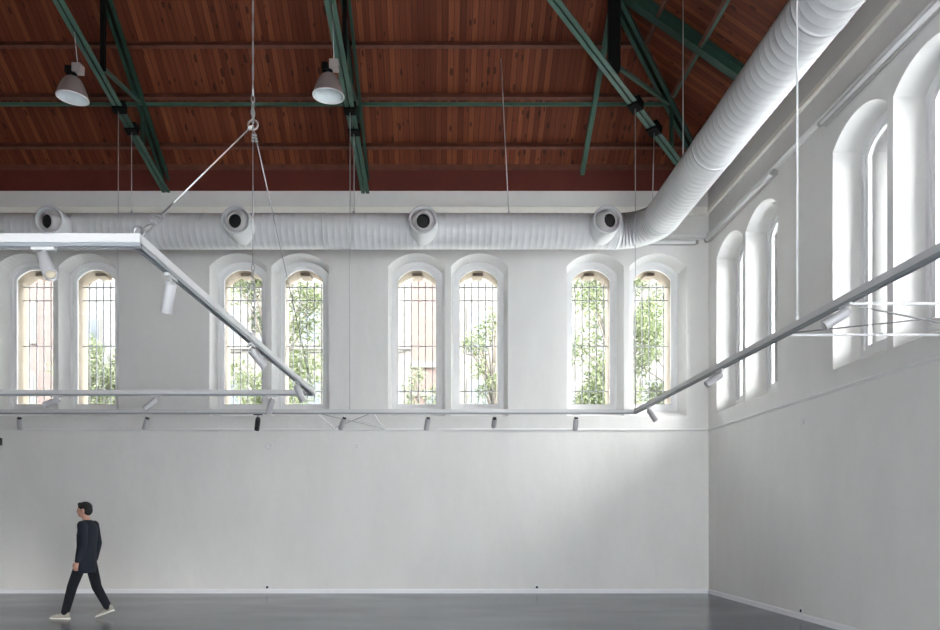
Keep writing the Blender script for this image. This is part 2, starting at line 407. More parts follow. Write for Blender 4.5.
# ------------------------------------------------------------------ roof timbers and trusses
RB = lambda t: ZT + TAU*t                     # underside of boards at distance t from the wall
sl = V((0, -1, TAU)).normalized(); nb = V((0, -TAU, -1)).normalized()
PUR = [.40, 1.145, 1.84, 2.55, 3.26, 3.97]
for i, t in enumerate(PUR):
    o = MB().bar((XL+t, D-t, RB(t)-.085), (XR-t+.03, D-t, RB(t)-.085), .055, .17, up=(0, TAU, 1)).build('roof_purlin', 'purlin')
    tag(o, ['lowest timber purlin under the far roof slope', 'second timber purlin up the far roof slope above the green tie', 'third timber purlin up the far roof slope',
            'fourth timber purlin up the far roof slope', 'fifth timber purlin up the far roof slope', 'sixth timber purlin up the far roof slope'][i], 'purlin', kind='structure')
    o = MB().bar((XR-t, D-t+.03, RB(t)-.085), (XR-t, YF+t, RB(t)-.085), .055, .15, up=(TAU, 0, 1)).build('roof_purlin', 'purlin')
    tag(o, ['lowest timber purlin under the right roof slope', 'second timber purlin up the right roof slope above a green tie', 'third timber purlin up the right roof slope',
            'fourth timber purlin up the right roof slope', 'fifth timber purlin up the right roof slope', 'sixth timber purlin up the right roof slope'][i], 'purlin', kind='structure')
t = 1.14
o = MB().bar((XL+t, D-t, RB(t)-.225), (XR-t-.1, D-t, RB(t)-.225), .05, .05).build('tie_bar', 'green'); tag(o, 'slim green steel tie bar under the far roof slope', 'tie bar')
o = MB().bar((XR-t, D-t-.1, RB(t)-.14), (XR-t, YF+t, RB(t)-.14), .05, .05).build('tie_bar', 'green'); tag(o, 'slim green steel tie bar under the right roof slope', 'tie bar')

RD = .25                                       # rafter centre below the boards
def chord_pair(mb, p, q, gap=.018, w=.075, h=.10):
    mb.bar(p, q, w, .012, off=(-(gap+w)/2, -h/2+.006)); mb.bar(p, q, w, .012, off=((gap+w)/2, -h/2+.006))
    mb.bar(p, q, .012, h, off=(-gap/2-.006, 0)); mb.bar(p, q, .012, h, off=(gap/2+.006, 0))
def truss(name, P, ch0, chs, tmax, label, w=.17, hip=False, t0=-.02, r0=-.02):
    """P(t, z) -> world point; lower chord height ch0 + chs*t"""
    root = thing(name, P(0, EYE+ch0), label, 'roof truss', 'green steel roof trusses')
    R = lambda t: RB(t)-RD
    L = lambda t: EYE+ch0+chs*t
    mb = MB(); chord_pair(mb, P(r0, R(r0)), P(tmax, R(tmax)), gap=.06, w=(w-.06)/2, h=.17); mb.build('rafter', 'darkgreen', root)
    mb = MB(); chord_pair(mb, P(t0, L(t0)), P(tmax, L(tmax))); mb.build('lower_chord', 'green', root)
    tp = 2.68
    MB().bar(P(tp, L(tp)+.12), P(tp, R(tp)), .07, .07, up=(0,1,0)).build('post', 'black' , root)
    MB().bar(P(1.15, L(1.15)), P(1.15, R(1.15)), .06, .06, up=(0,1,0)).build('post', 'darkgreen', root)
    MB().bar(P(tp-.05, L(tp)+.16), P(1.2, R(1.2)-.05), .055, .055).build('brace', 'green', root)
    for k, tt in enumerate((2.09, 1.62)):
        a, b = P(tt-.07, L(tt-.07)), P(tt+.07, L(tt+.07))
        mb = MB(); mb.bar(a, b, .20, .15, off=(0, -.01)); mb.build('beam_clamp', 'black', root)
    return root, L
tl, LL = truss('roof_truss', lambda t, z: V((-5.47, D-t, z)), 6.62, .225, 8.4, 'green steel roof truss at the left, above the near end of the hanging frame')
tm, LM = truss('roof_truss', lambda t, z: V((-1.43-.026*t, D-t, z)), 6.60, .225, 6.9, 'green steel roof truss in the middle, behind the right bell lamp')
th, LH = truss('hip_truss', lambda t, z: V((XR-t, D-t, z)), 6.45, .33, 8.4, 'green steel hip truss running diagonally out of the room corner', w=.19, t0=.3, r0=.12)
th['group'] = 'green steel roof trusses'
MB().bar((XR-2.58, D-2.58, LH(2.58)+.08), (XR-2.58, D-2.58, RB(2.58)-.2), .16, .16, up=(0,1,0)).build('post', 'black', th)
# jack rafters from the hip node to each wall
o = MB().ibeam((2.955, D-.06, RB(.06)-.23), (2.955, D-2.58, RB(2.58)-.23), .085, .10, t=.016, up=(0,0,1)).build('jack_rafter', 'green'); tag(o, 'narrow green rafter dropping straight to the far wall', 'rafter')
o = MB().ibeam((XR-.02, D-2.58, RB(.02)-.125), (XR-2.5, D-2.58, RB(2.5)-.125), .15, .20).build('jack_rafter', 'darkgreen'); tag(o, 'thick dark green rafter running down to the right wall', 'rafter')

# ------------------------------------------------------------------ ventilation duct
HD, RDU, XD, YD = EYE+5.14, .305, 3.88, 12.4
duct = thing('ventilation_duct', (0, YD, HD), 'large white spiral duct running along the far wall and turning along the right wall', 'duct')
path = []; bend = .62
x = -12.0
while x < XD-bend-.01: path.append(V((x, YD, HD))); x += .116
nbend = 12
for i in range(nbend+1):
    a = math.pi/2*i/nbend
    path.append(V((XD-bend+bend*math.sin(a), YD-bend+bend*math.cos(a), HD)))
y = YD-bend-.1
while y > -1.5: path.append(V((XD, y, HD))); y -= .116
pts, rs = [], []
for i, p in enumerate(path):
    if i == 0 or i == len(path)-1: pts.append(p); rs.append(RDU); continue
    d = (path[i+1]-path[i-1]).normalized()*.008
    pts += [p-d*.9, p-d*.35, p+d*.35, p+d*.9]; rs += [RDU, RDU+.0018, RDU+.0018, RDU]
MB().tube(pts, rs, n=48).build('duct_tube', 'duct', duct)
for c, ax in (((XD-bend-.02, YD, HD), (1,0,0)), ((XD, YD-bend-.02, HD), (0,1,0)), ((XD, 6.93, HD), (0,1,0)), ((XD, 9.6, HD), (0,1,0)), ((-2.0, YD, HD), (1,0,0))):
    MB().lathe([(RDU-.01, -.02), (RDU+.008, -.018), (RDU+.008, .018), (RDU-.01, .02)], c, ax, 48).build('joint_collar', 'duct', duct)
for i, (nx, dx, dz) in enumerate(((-6.634, -.28, -.22), (-3.43, -.12, -.2), (-.221, .0, -.2), (2.94, .30, -.12))):
    ax = V((0, -1, 0)); o0 = V((nx, YD, HD-.04))
    mb = MB(); mb.lathe([(.25, .1), (.25, .585), (.243, .60), (.218, .60), (.21, .585), (.205, .44)], o0, ax, 40)
    nz = mb.build('nozzle', 'duct', duct)
    aim = V((dx, -1, dz)).normalized(); bc = o0+ax*.46
    prof = []
    for k in range(13):
        a = math.radians(36 + 74*k/12); prof.append((.205*math.sin(a), .205*math.cos(a)))
    mb = MB(); mb.lathe([(.111, .12)] + [(.1203, .162)] + prof, bc, aim, 36); mb.build('eyeball', 'ball', nz)
    mb = MB(); mb.lathe([(.0, .125), (.06, .125), (.113, .125), (.113, .105), (0, .105)], bc, aim, 28); mb.build('opening', 'hole', nz)
for p in ((XD-.75, YD-.25, HD+.2), (XD-.1, YD-.45, HD+.28)): MB().ball(p, .03, 10).build('hanger_stud', 'duct', duct)

def rod(p, q, label, r=.008, m='rod', foot=True, name='hanger_rod', group='hanger rods'):
    root = thing(name, q, label, 'hanger rod', group)
    MB().tube([p, q], r, 8).build('rod', m, root)
    if foot:
        q = V(q); MB().lathe([(.004, .05), (.014, .045), (.018, .0), (.018, -.02), (.0, -.02)], q, (0,0,1), 12).build('end_fitting', m, root)
    return root
def clampz(L, t): return L(t)-.08
HB0, HB1 = EYE+1.800, EYE+1.856               # big frame bar
rod((-5.49, 11.91, clampz(LL, 2.09)), (-5.49, 11.89, HB1+.02), 'thin hanger rod from the left truss down to the far track')
rod((-1.485, 11.91, clampz(LM, 2.09)), (-1.485, 11.89, HB1+.02), 'thin hanger rod from the middle truss down to the far track')
rod((3.445, 11.91, clampz(LH, 2.09)), (3.445, 11.89, HB1+.02), 'thin hanger rod from the hip truss down to the track corner')
rod((-5.47, 12.38, clampz(LL, 1.62)), (-5.47, 12.38, HD+RDU+.01), 'short hanger rod from the left truss to the duct')
rod((-1.472, 12.38, clampz(LM, 1.62)), (-1.472, 12.38, HD+RDU+.01), 'short hanger rod from the middle truss to the duct')
rod((3.92, 12.38, clampz(LH, 1.62)), (3.86, 12.3, HD+RDU-.02), 'short hanger rod from the hip truss to the duct bend')
rod((1.17, 12.4, RB(1.6)), (1.31, 12.4, HD+RDU+.022), 'slightly slanted hanger rod from the roof boards to the duct', r=.009)
rod((XD, 10.82, RB(XR-XD)), (XD, 10.82, HD+RDU), 'hanger rod from the right roof slope to the duct', r=.009)
rod((3.434, 6.55, RB(XR-3.434)), (3.434, 6.55, HB1+.02), 'long white hanger rod dropping to the right track', r=.0095, m='whitecable')

# ------------------------------------------------------------------ lighting tracks
def track_bar(root, p, q, name='track_bar', w_=.062, h_=.055):
    p, q = V(p), V(q)
    b = MB().bar(p, q, w_, h_).build(name, 'track', root)
    mb = MB(); mb.bar(p, q, .012, .024, off=(-.018, -.040)); mb.bar(p, q, .012, .024, off=(.018, -.040)); mb.build('track_channel', 'channel', b)
    mb = MB(); mb.bar(p, q, .024, .008, off=(0, -.032)); mb.build('track_slot', 'slot', b)
    return b
HM = (HB0+HB1)/2
big = thing('lighting_track', (3.434, 11.89, HM), 'long white lighting track along the far wall turning along the right wall', 'lighting track', 'hung lighting tracks')
track_bar(big, (-9.6, 11.89, HM), (3.465, 11.89, HM))
track_bar(big, (3.434, 11.86, HM), (3.434, 2.4, HM))
HL = EYE+1.790
NR, FR_, FL, NL = V((-1.929, 4.445, HL)), V((-1.764, 9.88, HL)), V((-6.30, 9.88, HL)), V((-6.46, 4.445, HL))
frm = thing('lighting_track', NR, 'near rectangular white lighting track frame hung on steel cables at the left', 'lighting track', 'hung lighting tracks')
dr = (FR_-NR).normalized()*.031
track_bar(frm, NL-V((.03,0,0)), NR+V((.03,0,0)))
track_bar(frm, NR+dr, FR_-dr)
track_bar(frm, FR_+V((.03,0,0)), FL-V((.03,0,0)))
track_bar(frm, FL-dr, NL+dr)

def bracket(a1, w1, a2, w2, label):
    root = thing('wall_bracket', w1, label, 'bracket', 'wall brackets')
    for a, w in ((a1, w1), (a2, w2)): MB().tube([a, w], .0135, 10).build('arm', 'whitecable', root)
    MB().tube([a1, w2], .008, 6).build('brace_wire', 'cable', root)
    mb = MB(); b = V((0,0,.014)); mb.tube([V(a2)+b, V(w1)+b], .007, 6); mb.build('brace_wire', 'cable', root)
    for w in (w1, w2):
        d = (V(w)-V(a1)); ax = V((0,1,0)) if abs(w[1]-D) < .1 else V((1,0,0))
        MB().lathe([(0, -.02), (.04, -.02), (.04, .02), (0, .02)], w, ax, 16).build('foot_plate', 'track', root)
zb_ = EYE+1.80
bracket((-2.061, 11.92, zb_), (-2.061, D-.01, zb_), (-1.077, 11.92, zb_), (-1.077, D-.01, zb_), 'cross-braced pair of white arms fixing the track to the far wall')
bracket((3.465, 5.81, zb_), (XR-.01, 5.81, zb_), (3.465, 6.81, zb_), (XR-.01, 6.81, zb_), 'cross-braced pair of white arms fixing the track to the right wall')

# suspension cables of the left frame
def chain(mb, p, q, r=.016, w=.0035, link=.045):
    p, q = V(p), V(q); n = max(2, int((q-p).length/link)); d = (q-p).normalized(); s1 = d.orthogonal().normalized(); s2 = d.cross(s1)
    for i in range(n):
        c = p+(q-p)*((i+.5)/n); s = s1 if i % 2 else s2; L_ = (q-p).length/n*.62
        mb.tube([c+d*(L_*math.cos(a))+s*(r*math.sin(a)) for a in [2*math.pi*k/10 for k in range(10)]], w, 5, closed=True)
def eye_ring(mb, c, r, w, nrm=(0,1,0)):
    nrm = V(nrm).normalized(); a = nrm.orthogonal().normalized(); b = nrm.cross(a); c = V(c)
    mb.tube([c+a*r*math.cos(2*math.pi*k/14)+b*r*math.sin(2*math.pi*k/14) for k in range(14)], w, 6, closed=True)
def sling(apex, ends, roof_z, label, anchors):
    root = thing('cable_sling', apex, label, 'suspension cable', 'cable slings')
    a = V(apex)
    mb = MB(); up = a+V((0,0,.30)); n = 90
    for ph in (0, math.pi):
        pts = [V((a.x+.006*math.cos(ph+i*1.25), a.y+.006*math.sin(ph+i*1.25), up.z+(roof_z-up.z)*i/n/1.0)) for i in range(n+1)]
        mb.tube(pts, .006, 6)
    mb.build('main_cable', 'cable', root)
    mb = MB(); chain(mb, a+V((0,0,.02)), up, .02, .006, .07); mb.build('shackle_chain', 'cable', root)
    mb = MB(); eye_ring(mb, a, .05, .010); eye_ring(mb, a+V((0,0,.1)), .035, .009, (1,.3,0)); mb.build('apex_ring', 'ballast', root)
    for e, kind in ends:
        e = V(e); d = (a-e).normalized(); L_ = (a-e).length
        up_ = e+d*L_*(.20 if kind != 'mid' else .34)
        mb = MB(); mb.tube([up_, a], .006, 6)
        for f in (.10, .13, .16): mb.tube([a-d*(f-.008), a-d*(f+.008)], .016, 6)
        leg = mb.build('cable_leg', 'whitecable' if kind == 'near' else 'cable', root)
        mb = MB()
        if kind == 'near':
            eye_ring(mb, e+V((0,0,.03)), .035, .009)
            e2 = e+d*.08
            c1, c2 = e2, e2+d*.17
            s = d.cross(V((0,1,0))).normalized()*.022
            mb.tube([c1, c1+d*.03+s, c2-d*.03+s, c2], .006, 6); mb.tube([c1, c1+d*.03-s, c2-d*.03-s, c2], .006, 6)
            for k in range(3):
                p = c2+d*(.04+.05*k); mb.tube([p-d*.014, p+d*.014], .024, 8); mb.bar(p-s*1.5, p+s*1.5, .012, .02)
            mb.tube([c2, up_+d*.05], .008, 6)
            mb.build('turnbuckle', 'cable', leg)
        else:
            chain(mb, e, up_, .018, .0045, .06); mb.build('chain', 'cable', leg)
    return root
ap = V((-1.852, 6.97, EYE+3.966))
mid = V((-1.852, 6.97, HL+.03))
sling(ap, [(NR+V((.0,.03,.03)), 'near'), (FR_+V((0,-.05,.03)), 'far'), (mid, 'mid')], RB(7.0), 'three-legged steel cable sling holding the right edge of the hanging frame', None)
ap2 = V((-6.38, 7.16, EYE+3.966))
sling(ap2, [(NL+V((0,.03,.03)), 'near'), (FL+V((0,-.05,.03)), 'near'), ((-6.38, 7.16, HL+.03), 'mid')], RB(6.8), 'steel cable sling at the left picture edge holding the hanging frame', None)

# ------------------------------------------------------------------ spotlights
def make_spot(kind):
    """kind: 'near' (all white), 'far' (dark finned back), 'black'"""
    black = kind == 'black'; st = .078 if kind != 'near' else .050
    root = thing('track_spotlight', (0,0,0), 'x', 'spotlight', 'track spotlights', local=True)
    m = 'spotblack' if black else 'spot'
    MB().box((-.075, -.017, -.018), (.075, .017, .004)).build('adapter', m if black else 'track', root)
    MB().tube([(0,0,-.015), (0,0,-st)], .008, 10).build('stem', m if black else 'track', root)
    b = MB().lathe([(.0, .012), (.036, .012), (.043, .004), (.044, -.004), (.044, -.198), (.041, -.204), (.037, -.204), (.035, -.182)], n=28).build('lamp_body', m, root)
    MB().lathe([(0, -.180), (.035, -.180), (.035, -.184), (.02, -.188), (0, -.190)], n=24).build('lens', 'lens', b)
    mb = MB(); mb.lathe([(0, .026), (.028, .026), (.030, .012), (0, .012)], n=20)
    if kind != 'near':
        for k in range(4): mb.box((-.03, -.022+.0135*k, .012), (.03, -.017+.0135*k, .032))
    mb.build('rear_cap', m if kind == 'near' else 'spotblack', b)
    b.location = (0, 0, -st-.010); b.rotation_mode = 'QUATERNION'
    return root
protos = {}
def spot(loc, d, label, along=(1,0,0), kind='near'):
    r = copy_tree(protos[kind]) if kind in protos else protos.setdefault(kind, make_spot(kind))
    r.location = loc; r['label'] = label
    rz = math.atan2(along[1], along[0]); r.rotation_euler = (0, 0, rz)
    d = Matrix.Rotation(-rz, 3, 'Z') @ V(d).normalized()
    for ch in kids(r):
        if ch.name.startswith('lamp_body'): ch.rotation_quaternion = V((0,0,-1)).rotation_difference(d)
    return r
zl = HL-.053; zbg = HM-.053
def on_right(px):   # point on the right edge of the left frame seen at picture column px
    k = (PX-px)/F; s = (FR_.x-NR.x)/(FR_.y-NR.y)
    yy = -(NR.x-s*NR.y)/(k+s); return V((-k*yy, yy, zl))
spot(((44-PX)*4.445/F, 4.445, zl), (.5, -.48, -.8), 'white cylinder spotlight on the near bar, lens turned to the viewer')
spot(on_right(171), (-.06, .06, -.2), 'white cylinder spotlight hanging upright just behind the near corner of the frame', along=dr)
spot(on_right(252), (.11, .05, -.14), 'white cylinder spotlight under the middle of the slanting frame edge', along=dr)
spot(on_right(297), (.07, .03, -.18), 'white cylinder spotlight beside the far corner of the hanging frame', along=dr)
def on_far(px): return V(((px-PX)*9.88/F, 9.88, zl))
spot(on_far(58), (-.22, -.02, -.085), 'white cylinder spotlight tilted almost flat under the leftmost seen window', )
spot(on_far(155.5), (-.12, -.06, -.127), 'white cylinder spotlight on the frame\'s far bar below bare wall, tilted to the left')
spot(on_far(272), (-.06, .05, -.17), 'white cylinder spotlight on the frame\'s far bar near its right corner')
def on_big(px): return V(((px-PX)*11.89/F, 11.89, zbg))
for px, d, lab, bl in ((19.5, (-.06,.12,-.15), 'small white spotlight on the far track nearest the left picture edge', False),
        (147, (-.09,.1,-.16), 'small white spotlight on the far track below the tilted one', False),
        (258, (-.04,.08,-.16), 'the one black spotlight on the far track', True),
        (344, (-.075,.1,-.155), 'small white spotlight on the far track between the bracket arms', False),
        (428, (-.03,.1,-.155), 'small white spotlight on the far track under the pink house window', False),
        (494.5, (0,.17,-.10), 'small spotlight on the far track turned squarely to the wall, dark back showing', False),
        (576, (0,.08,-.16), 'small white spotlight on the far track nearest the track corner', False)):
    spot(on_big(px), d, lab, kind='black' if bl else 'far')
def on_side(px): yy = 3.434*F/(px-PX); return V((3.434, yy, zbg))
spot(on_side(649), (.11,.05,-.13), 'small spotlight just past the corner on the right track', along=(0,1,0))
spot(on_side(720), (-.16,.0,-.11), 'white spotlight on the right track in front of the corner window', along=(0,1,0))
spot(on_side(846), (-.16,.03,-.10), 'largest white spotlight on the right track beside the wall arms', along=(0,1,0))

# ------------------------------------------------------------------ bell lamps
def bell_lamp(hang, base, rx, ry, label, flip):
    """hang: point on the truss; base: centre of the shade mouth"""
    root = thing('bell_lamp', base, label, 'pendant lamp', 'high bay lamps', local=True)
    root.rotation_euler = (rx, ry, 0)
    n = 40
    prof = [(.05, .305), (.072, .298), (.11, .272), (.148, .218), (.182, .145), (.208, .072), (.222, .015), (.225, 0)]
    MB().lathe(prof, n=n, cap0=True).build('shade', 'reflector', root)
    MB().lathe([(.0, .24), (.10, .24), (.142, .20), (.175, .135), (.20, .07), (.212, .014)], n=n).build('shade_lining', 'inner', root)
    MB().lathe([(.212, .012), (.215, -.007), (.232, -.007), (.232, .008), (.223, .012)], n=n).build('rim', 'rim', root)
    MB().lathe([(0,.36),(.045,.36),(.055,.35),(.055,.30),(0,.30)], n=20).build('lamp_holder', 'black', root)
    MB().box((-.10, -.06, .34), (-.01, .05, .44)).build('junction_box', 'black', root)
    g = MB().box((.01, -.07, .36), (.14, .065, .48)).build('ballast_box', 'ballast', root)
    inv = (Matrix.Translation(base) @ root.rotation_euler.to_matrix().to_4x4()).inverted()
    h = inv @ V(hang)
    MB().tube([(.07, 0, .47), h], .007, 6).build('hang_wire', 'rod', root)
    return root
bell_lamp((-5.50, 10.47, LL(3.53)-.03), at(72.5, 98, 10.4)+V((0,0,0)), math.radians(5), math.radians(4), 'grey bell-shaped lamp hanging under the left roof truss', 1)
bell_lamp((-1.50, 10.0, LM(4.0)-.03), at(328.5, 96, 10.0), math.radians(5), math.radians(2), 'grey bell-shaped lamp hanging under the middle roof truss', 1)

# ------------------------------------------------------------------ fluorescent battens
def batten(p, q, wall_dir, label):
    root = thing('fluorescent_lamp', p, label, 'fluorescent lamp', 'wall battens')
    p, q, w = V(p), V(q), V(wall_dir)
    MB().bar(p+w*.045, q+w*.045, .05, .07, up=(0,0,1)).build('housing', 'fitting', root)
    d = (q-p).normalized()
    MB().tube([p-w*.012+d*.02, q-w*.012-d*.02], .036, 14).build('tube', 'tube', root)
    for a, b in ((p, d), (q, -d)):
        MB().tube([a-b*.03-w*.006, a+b*.03-w*.006], .043, 14).build('end_cap', 'fitting', root)
ZB = EYE+5.545
batten((3.7, D-.09, ZB), (5.26, D-.09, ZB), (0,1,0), 'fluorescent batten on the far wall behind the duct bend')
batten((XR-.09, D-.15, ZB+.02), (XR-.09, 11.12, ZB+.02), (1,0,0), 'fluorescent batten on the right wall reaching into the corner')
batten((XR-.09, 9.74, ZB+.02), (XR-.09, 6.9, ZB+.02), (1,0,0), 'fluorescent batten on the right wall cut by the picture edge')

# ------------------------------------------------------------------ small wall items
def outlet(T, u, z, label):
    root = thing('power_outlet', T(u, z, 0), label, 'power outlet', 'wall outlets')
    mb = MB()
    def bx(m_, u0, u1, z0, z1, d0, d1):
        p = [T(u0,z0,d0),T(u1,z0,d0),T(u1,z1,d0),T(u0,z1,d0),T(u0,z0,d1),T(u1,z0,d1),T(u1,z1,d1),T(u0,z1,d1)]
        m_.add(p, [(0,1,2,3),(7,6,5,4),(0,4,5,1),(1,5,6,2),(2,6,7,3),(3,7,4,0)])
    bx(mb, u-.06, u+.06, z-.045, z+.045, -.012, .0); mb.build('plate', 'outlet', root)
    mb = MB(); ax = V(T(0,0,-1))-V(T(0,0,0)); mb.lathe([(0,.012),(.024,.012),(.024,.016),(0,.016)], T(u, z, 0), ax, 16); mb.build('socket', 'black', root)
outlet(to_back, (267.3-PX)/49.2, .125, 'power outlet above the baseboard, left one on the far wall')
outlet(to_back, (536.8-PX)/49.2, .125, 'power outlet above the baseboard, right one on the far wall')
outlet(to_right, F*XR/(801.5-PX), .13, 'power outlet low on the right wall')
def cover(T, u, z, r, label):
    ax = V(T(0,0,-1))-V(T(0,0,0))
    o = MB().lathe([(r, 0), (r, .008), (r-.012, .012), (r-.02, .008), (0, .010)], T(u, z, 0), ax, 28).build('cover_plate', 'patch'); tag(o, label, 'cover plate', 'blank cover plates')
cover(to_back, (269-PX)/49.2, EYE+(PY-445.5)/49.2, .075, 'larger round white cover plate under the hanging frame corner')
cover(to_back, (357.3-PX)/49.2, EYE+(PY-445.5)/49.2, .05, 'smaller round white cover plate below the bracket arms')
cover(to_right, F*XR/(803-PX), EYE+(PY-421)*(F*XR/(803-PX))/F, .05, 'round white cover plate on the right wall')
root = thing('wall_speaker', (-8.87, D, EYE+1.52), 'small black box fixed to the far wall at the left picture edge', 'speaker')
MB().box((-8.96, D-.16, EYE+1.45), (-8.80, D-.02, EYE+1.60)).build('cabinet', 'spotblack', root)
MB().box((-8.91, D-.03, EYE+1.49), (-8.85, D, EYE+1.56)).build('mount', 'black', root)

# ------------------------------------------------------------------ the walking person
PB = V((-5.345, 10.52, 0))
man = thing('person', PB, 'person in a long navy sweater, dark trousers and pale sneakers, walking to the left', 'person', local=True)
def capsule(mb, p, q, r0, r1, n=14):
    p, q = V(p), V(q); mb.tube([p, q], [r0, r1], n); mb.ball(p, r0, n); mb.ball(q, r1, n)
def chainc(mb, pts, rs):
    for i in range(len(pts)-1): capsule(mb, pts[i], pts[i+1], rs[i], rs[i+1])
def stack(mb, secs, n=24):
    base = len(mb.v)
    for cx, cy, z, rx, ry in secs:
        for k in range(n):
            t = 2*math.pi*k/n; mb.v.append((cx+rx*math.cos(t), cy+ry*math.sin(t), z))
    for i in range(len(secs)-1):
        for k in range(n): mb.f.append((base+i*n+k, base+i*n+(k+1)%n, base+(i+1)*n+(k+1)%n, base+(i+1)*n+k)); mb.smooth.append(True)
    mb.f.append(tuple(base+k for k in reversed(range(n)))); mb.smooth.append(True)
    e_ = base+(len(secs)-1)*n; mb.f.append(tuple(e_+k for k in range(n))); mb.smooth.append(True)
def remesh(o, vox, it=4):
    m = o.modifiers.new('merge', 'REMESH'); m.mode = 'VOXEL'; m.voxel_size = vox; m.use_smooth_shade = True
    s = o.modifiers.new('soften', 'SMOOTH'); s.factor = .5; s.iterations = it
    return o
SHN, ELN, WRN = V((.035,-.185,1.425)), V((.085,-.245,1.14)), V((.0,-.245,.895))
SHF, ELF, WRF = V((.035,.185,1.425)), V((.075,.225,1.14)), V((.03,.215,.885))
HPN, KNN, ANN = V((.0,-.09,.92)), V((-.155,-.10,.50)), V((-.265,-.10,.10))
HPF, KNF, ANF = V((.01,.09,.92)), V((.12,.09,.475)), V((.30,.09,.15))
body = MB()
stack(body, [(.0,0,.84,.09,.14),(.0,0,.95,.105,.16),(.01,0,1.1,.09,.14),(.02,0,1.28,.105,.16),(.03,0,1.41,.09,.165),(.03,0,1.47,.06,.09)])
capsule(body, (.03,0,1.44), (-.01,0,1.57), .056, .052)
# head: skull, face, jaw, nose, ears, brow, lips
body.ball((-.025,0,1.672), (.098,.076,.105), 20); body.ball((-.055,0,1.62), (.066,.06,.085), 18); body.ball((-.088,0,1.575), (.030,.032,.024), 12)
capsule(body, (-.116,0,1.662), (-.138,0,1.628), .010, .013); body.ball((-.108,0,1.682), (.016,.045,.012), 12); body.ball((-.118,0,1.597), (.010,.024,.011), 10)
for s_ in (-1, 1): body.ball((-.008, s_*.078, 1.648), (.022,.010,.033), 12)
for sh, el, wr in ((SHN,ELN,WRN),(SHF,ELF,WRF)): chainc(body, [sh, el, wr], [.050,.040,.029])
for hp, kn, an in ((HPN,KNN,ANN),(HPF,KNF,ANF)): chainc(body, [hp, kn, an], [.08,.056,.040])
def hand(mb, wr, dirv, side):
    """palm plus four unequal curled fingers and a thumb; side = +1/-1 thumb towards the front"""
    d = V(dirv).normalized(); fwd = V((-1,0,0)); fwd = (fwd-d*fwd.dot(d)).normalized(); nrm = d.cross(fwd).normalized()*side
    c = wr+d*.02
    for k in range(-1, 2): capsule(mb, c+fwd*(.016*k)*.7, c+d*.075+fwd*(.022*k), .017, .0145, 10)
    for k, ln in enumerate((.066, .076, .071, .056)):
        b = c+d*.078+fwd*(.030-.0205*k); 
        j1 = b+d*ln*.45+nrm*.006; j2 = j1+(d*.8+nrm*.6).normalized()*ln*.32; j3 = j2+(d*.4+nrm*.9).normalized()*ln*.25
        chainc(mb, [b, j1, j2, j3], [.0098,.0092,.0086,.0078])
    t0 = c+d*.02+fwd*.022; t1 = t0+d*.035+fwd*.026+nrm*.008; t2 = t1+d*.032+fwd*.004+nrm*.010
    chainc(mb, [t0, t1, t2], [.014,.0115,.0095])
hand(body, WRN, (-.30,.03,-.95), 1); hand(body, WRF, (-.12,-.02,-1), -1)
bo = remesh(body.build('body', 'skin', man), .0065, 3)
hr = MB(); hr.ball((-.010,0,1.700), (.106,.084,.088), 20); hr.ball((.030,0,1.655), (.068,.076,.085), 16); hr.ball((-.085,0,1.745), (.035,.055,.030), 12)
remesh(hr.build('hair', 'hair', man), .008, 3)
for s_ in (-1, 1): MB().ball((-.112, s_*.030, 1.660), (.010,.013,.008), 10).build('eye', 'eye', man)
sw = MB()
stack(sw, [(-.005,0,.70,.140,.19),(-.003,0,.78,.142,.195),(.0,0,.95,.135,.185),(.012,0,1.1,.128,.172),(.022,0,1.28,.138,.188),(.032,0,1.40,.118,.185),(.032,0,1.46,.085,.12),(.024,0,1.505,.066,.07)], 28)
for sh, el, wr in ((SHN,ELN,WRN),(SHF,ELF,WRF)): chainc(sw, [sh, el, el+(wr-el)*.97], [.072,.058,.044])
remesh(sw.build('sweater', 'sweater', man), .011, 5)
tr = MB()
stack(tr, [(.0,0,.76,.11,.16),(.0,0,.88,.12,.172),(.0,0,1.0,.11,.16)])
chainc(tr, [HPN, KNN, KNN+(ANN-KNN)*.97], [.092,.074,.060]); chainc(tr, [HPF, KNF, KNF+(ANF-KNF)*.95], [.092,.074,.060])
remesh(tr.build('trousers', 'trousers', man), .011, 5)
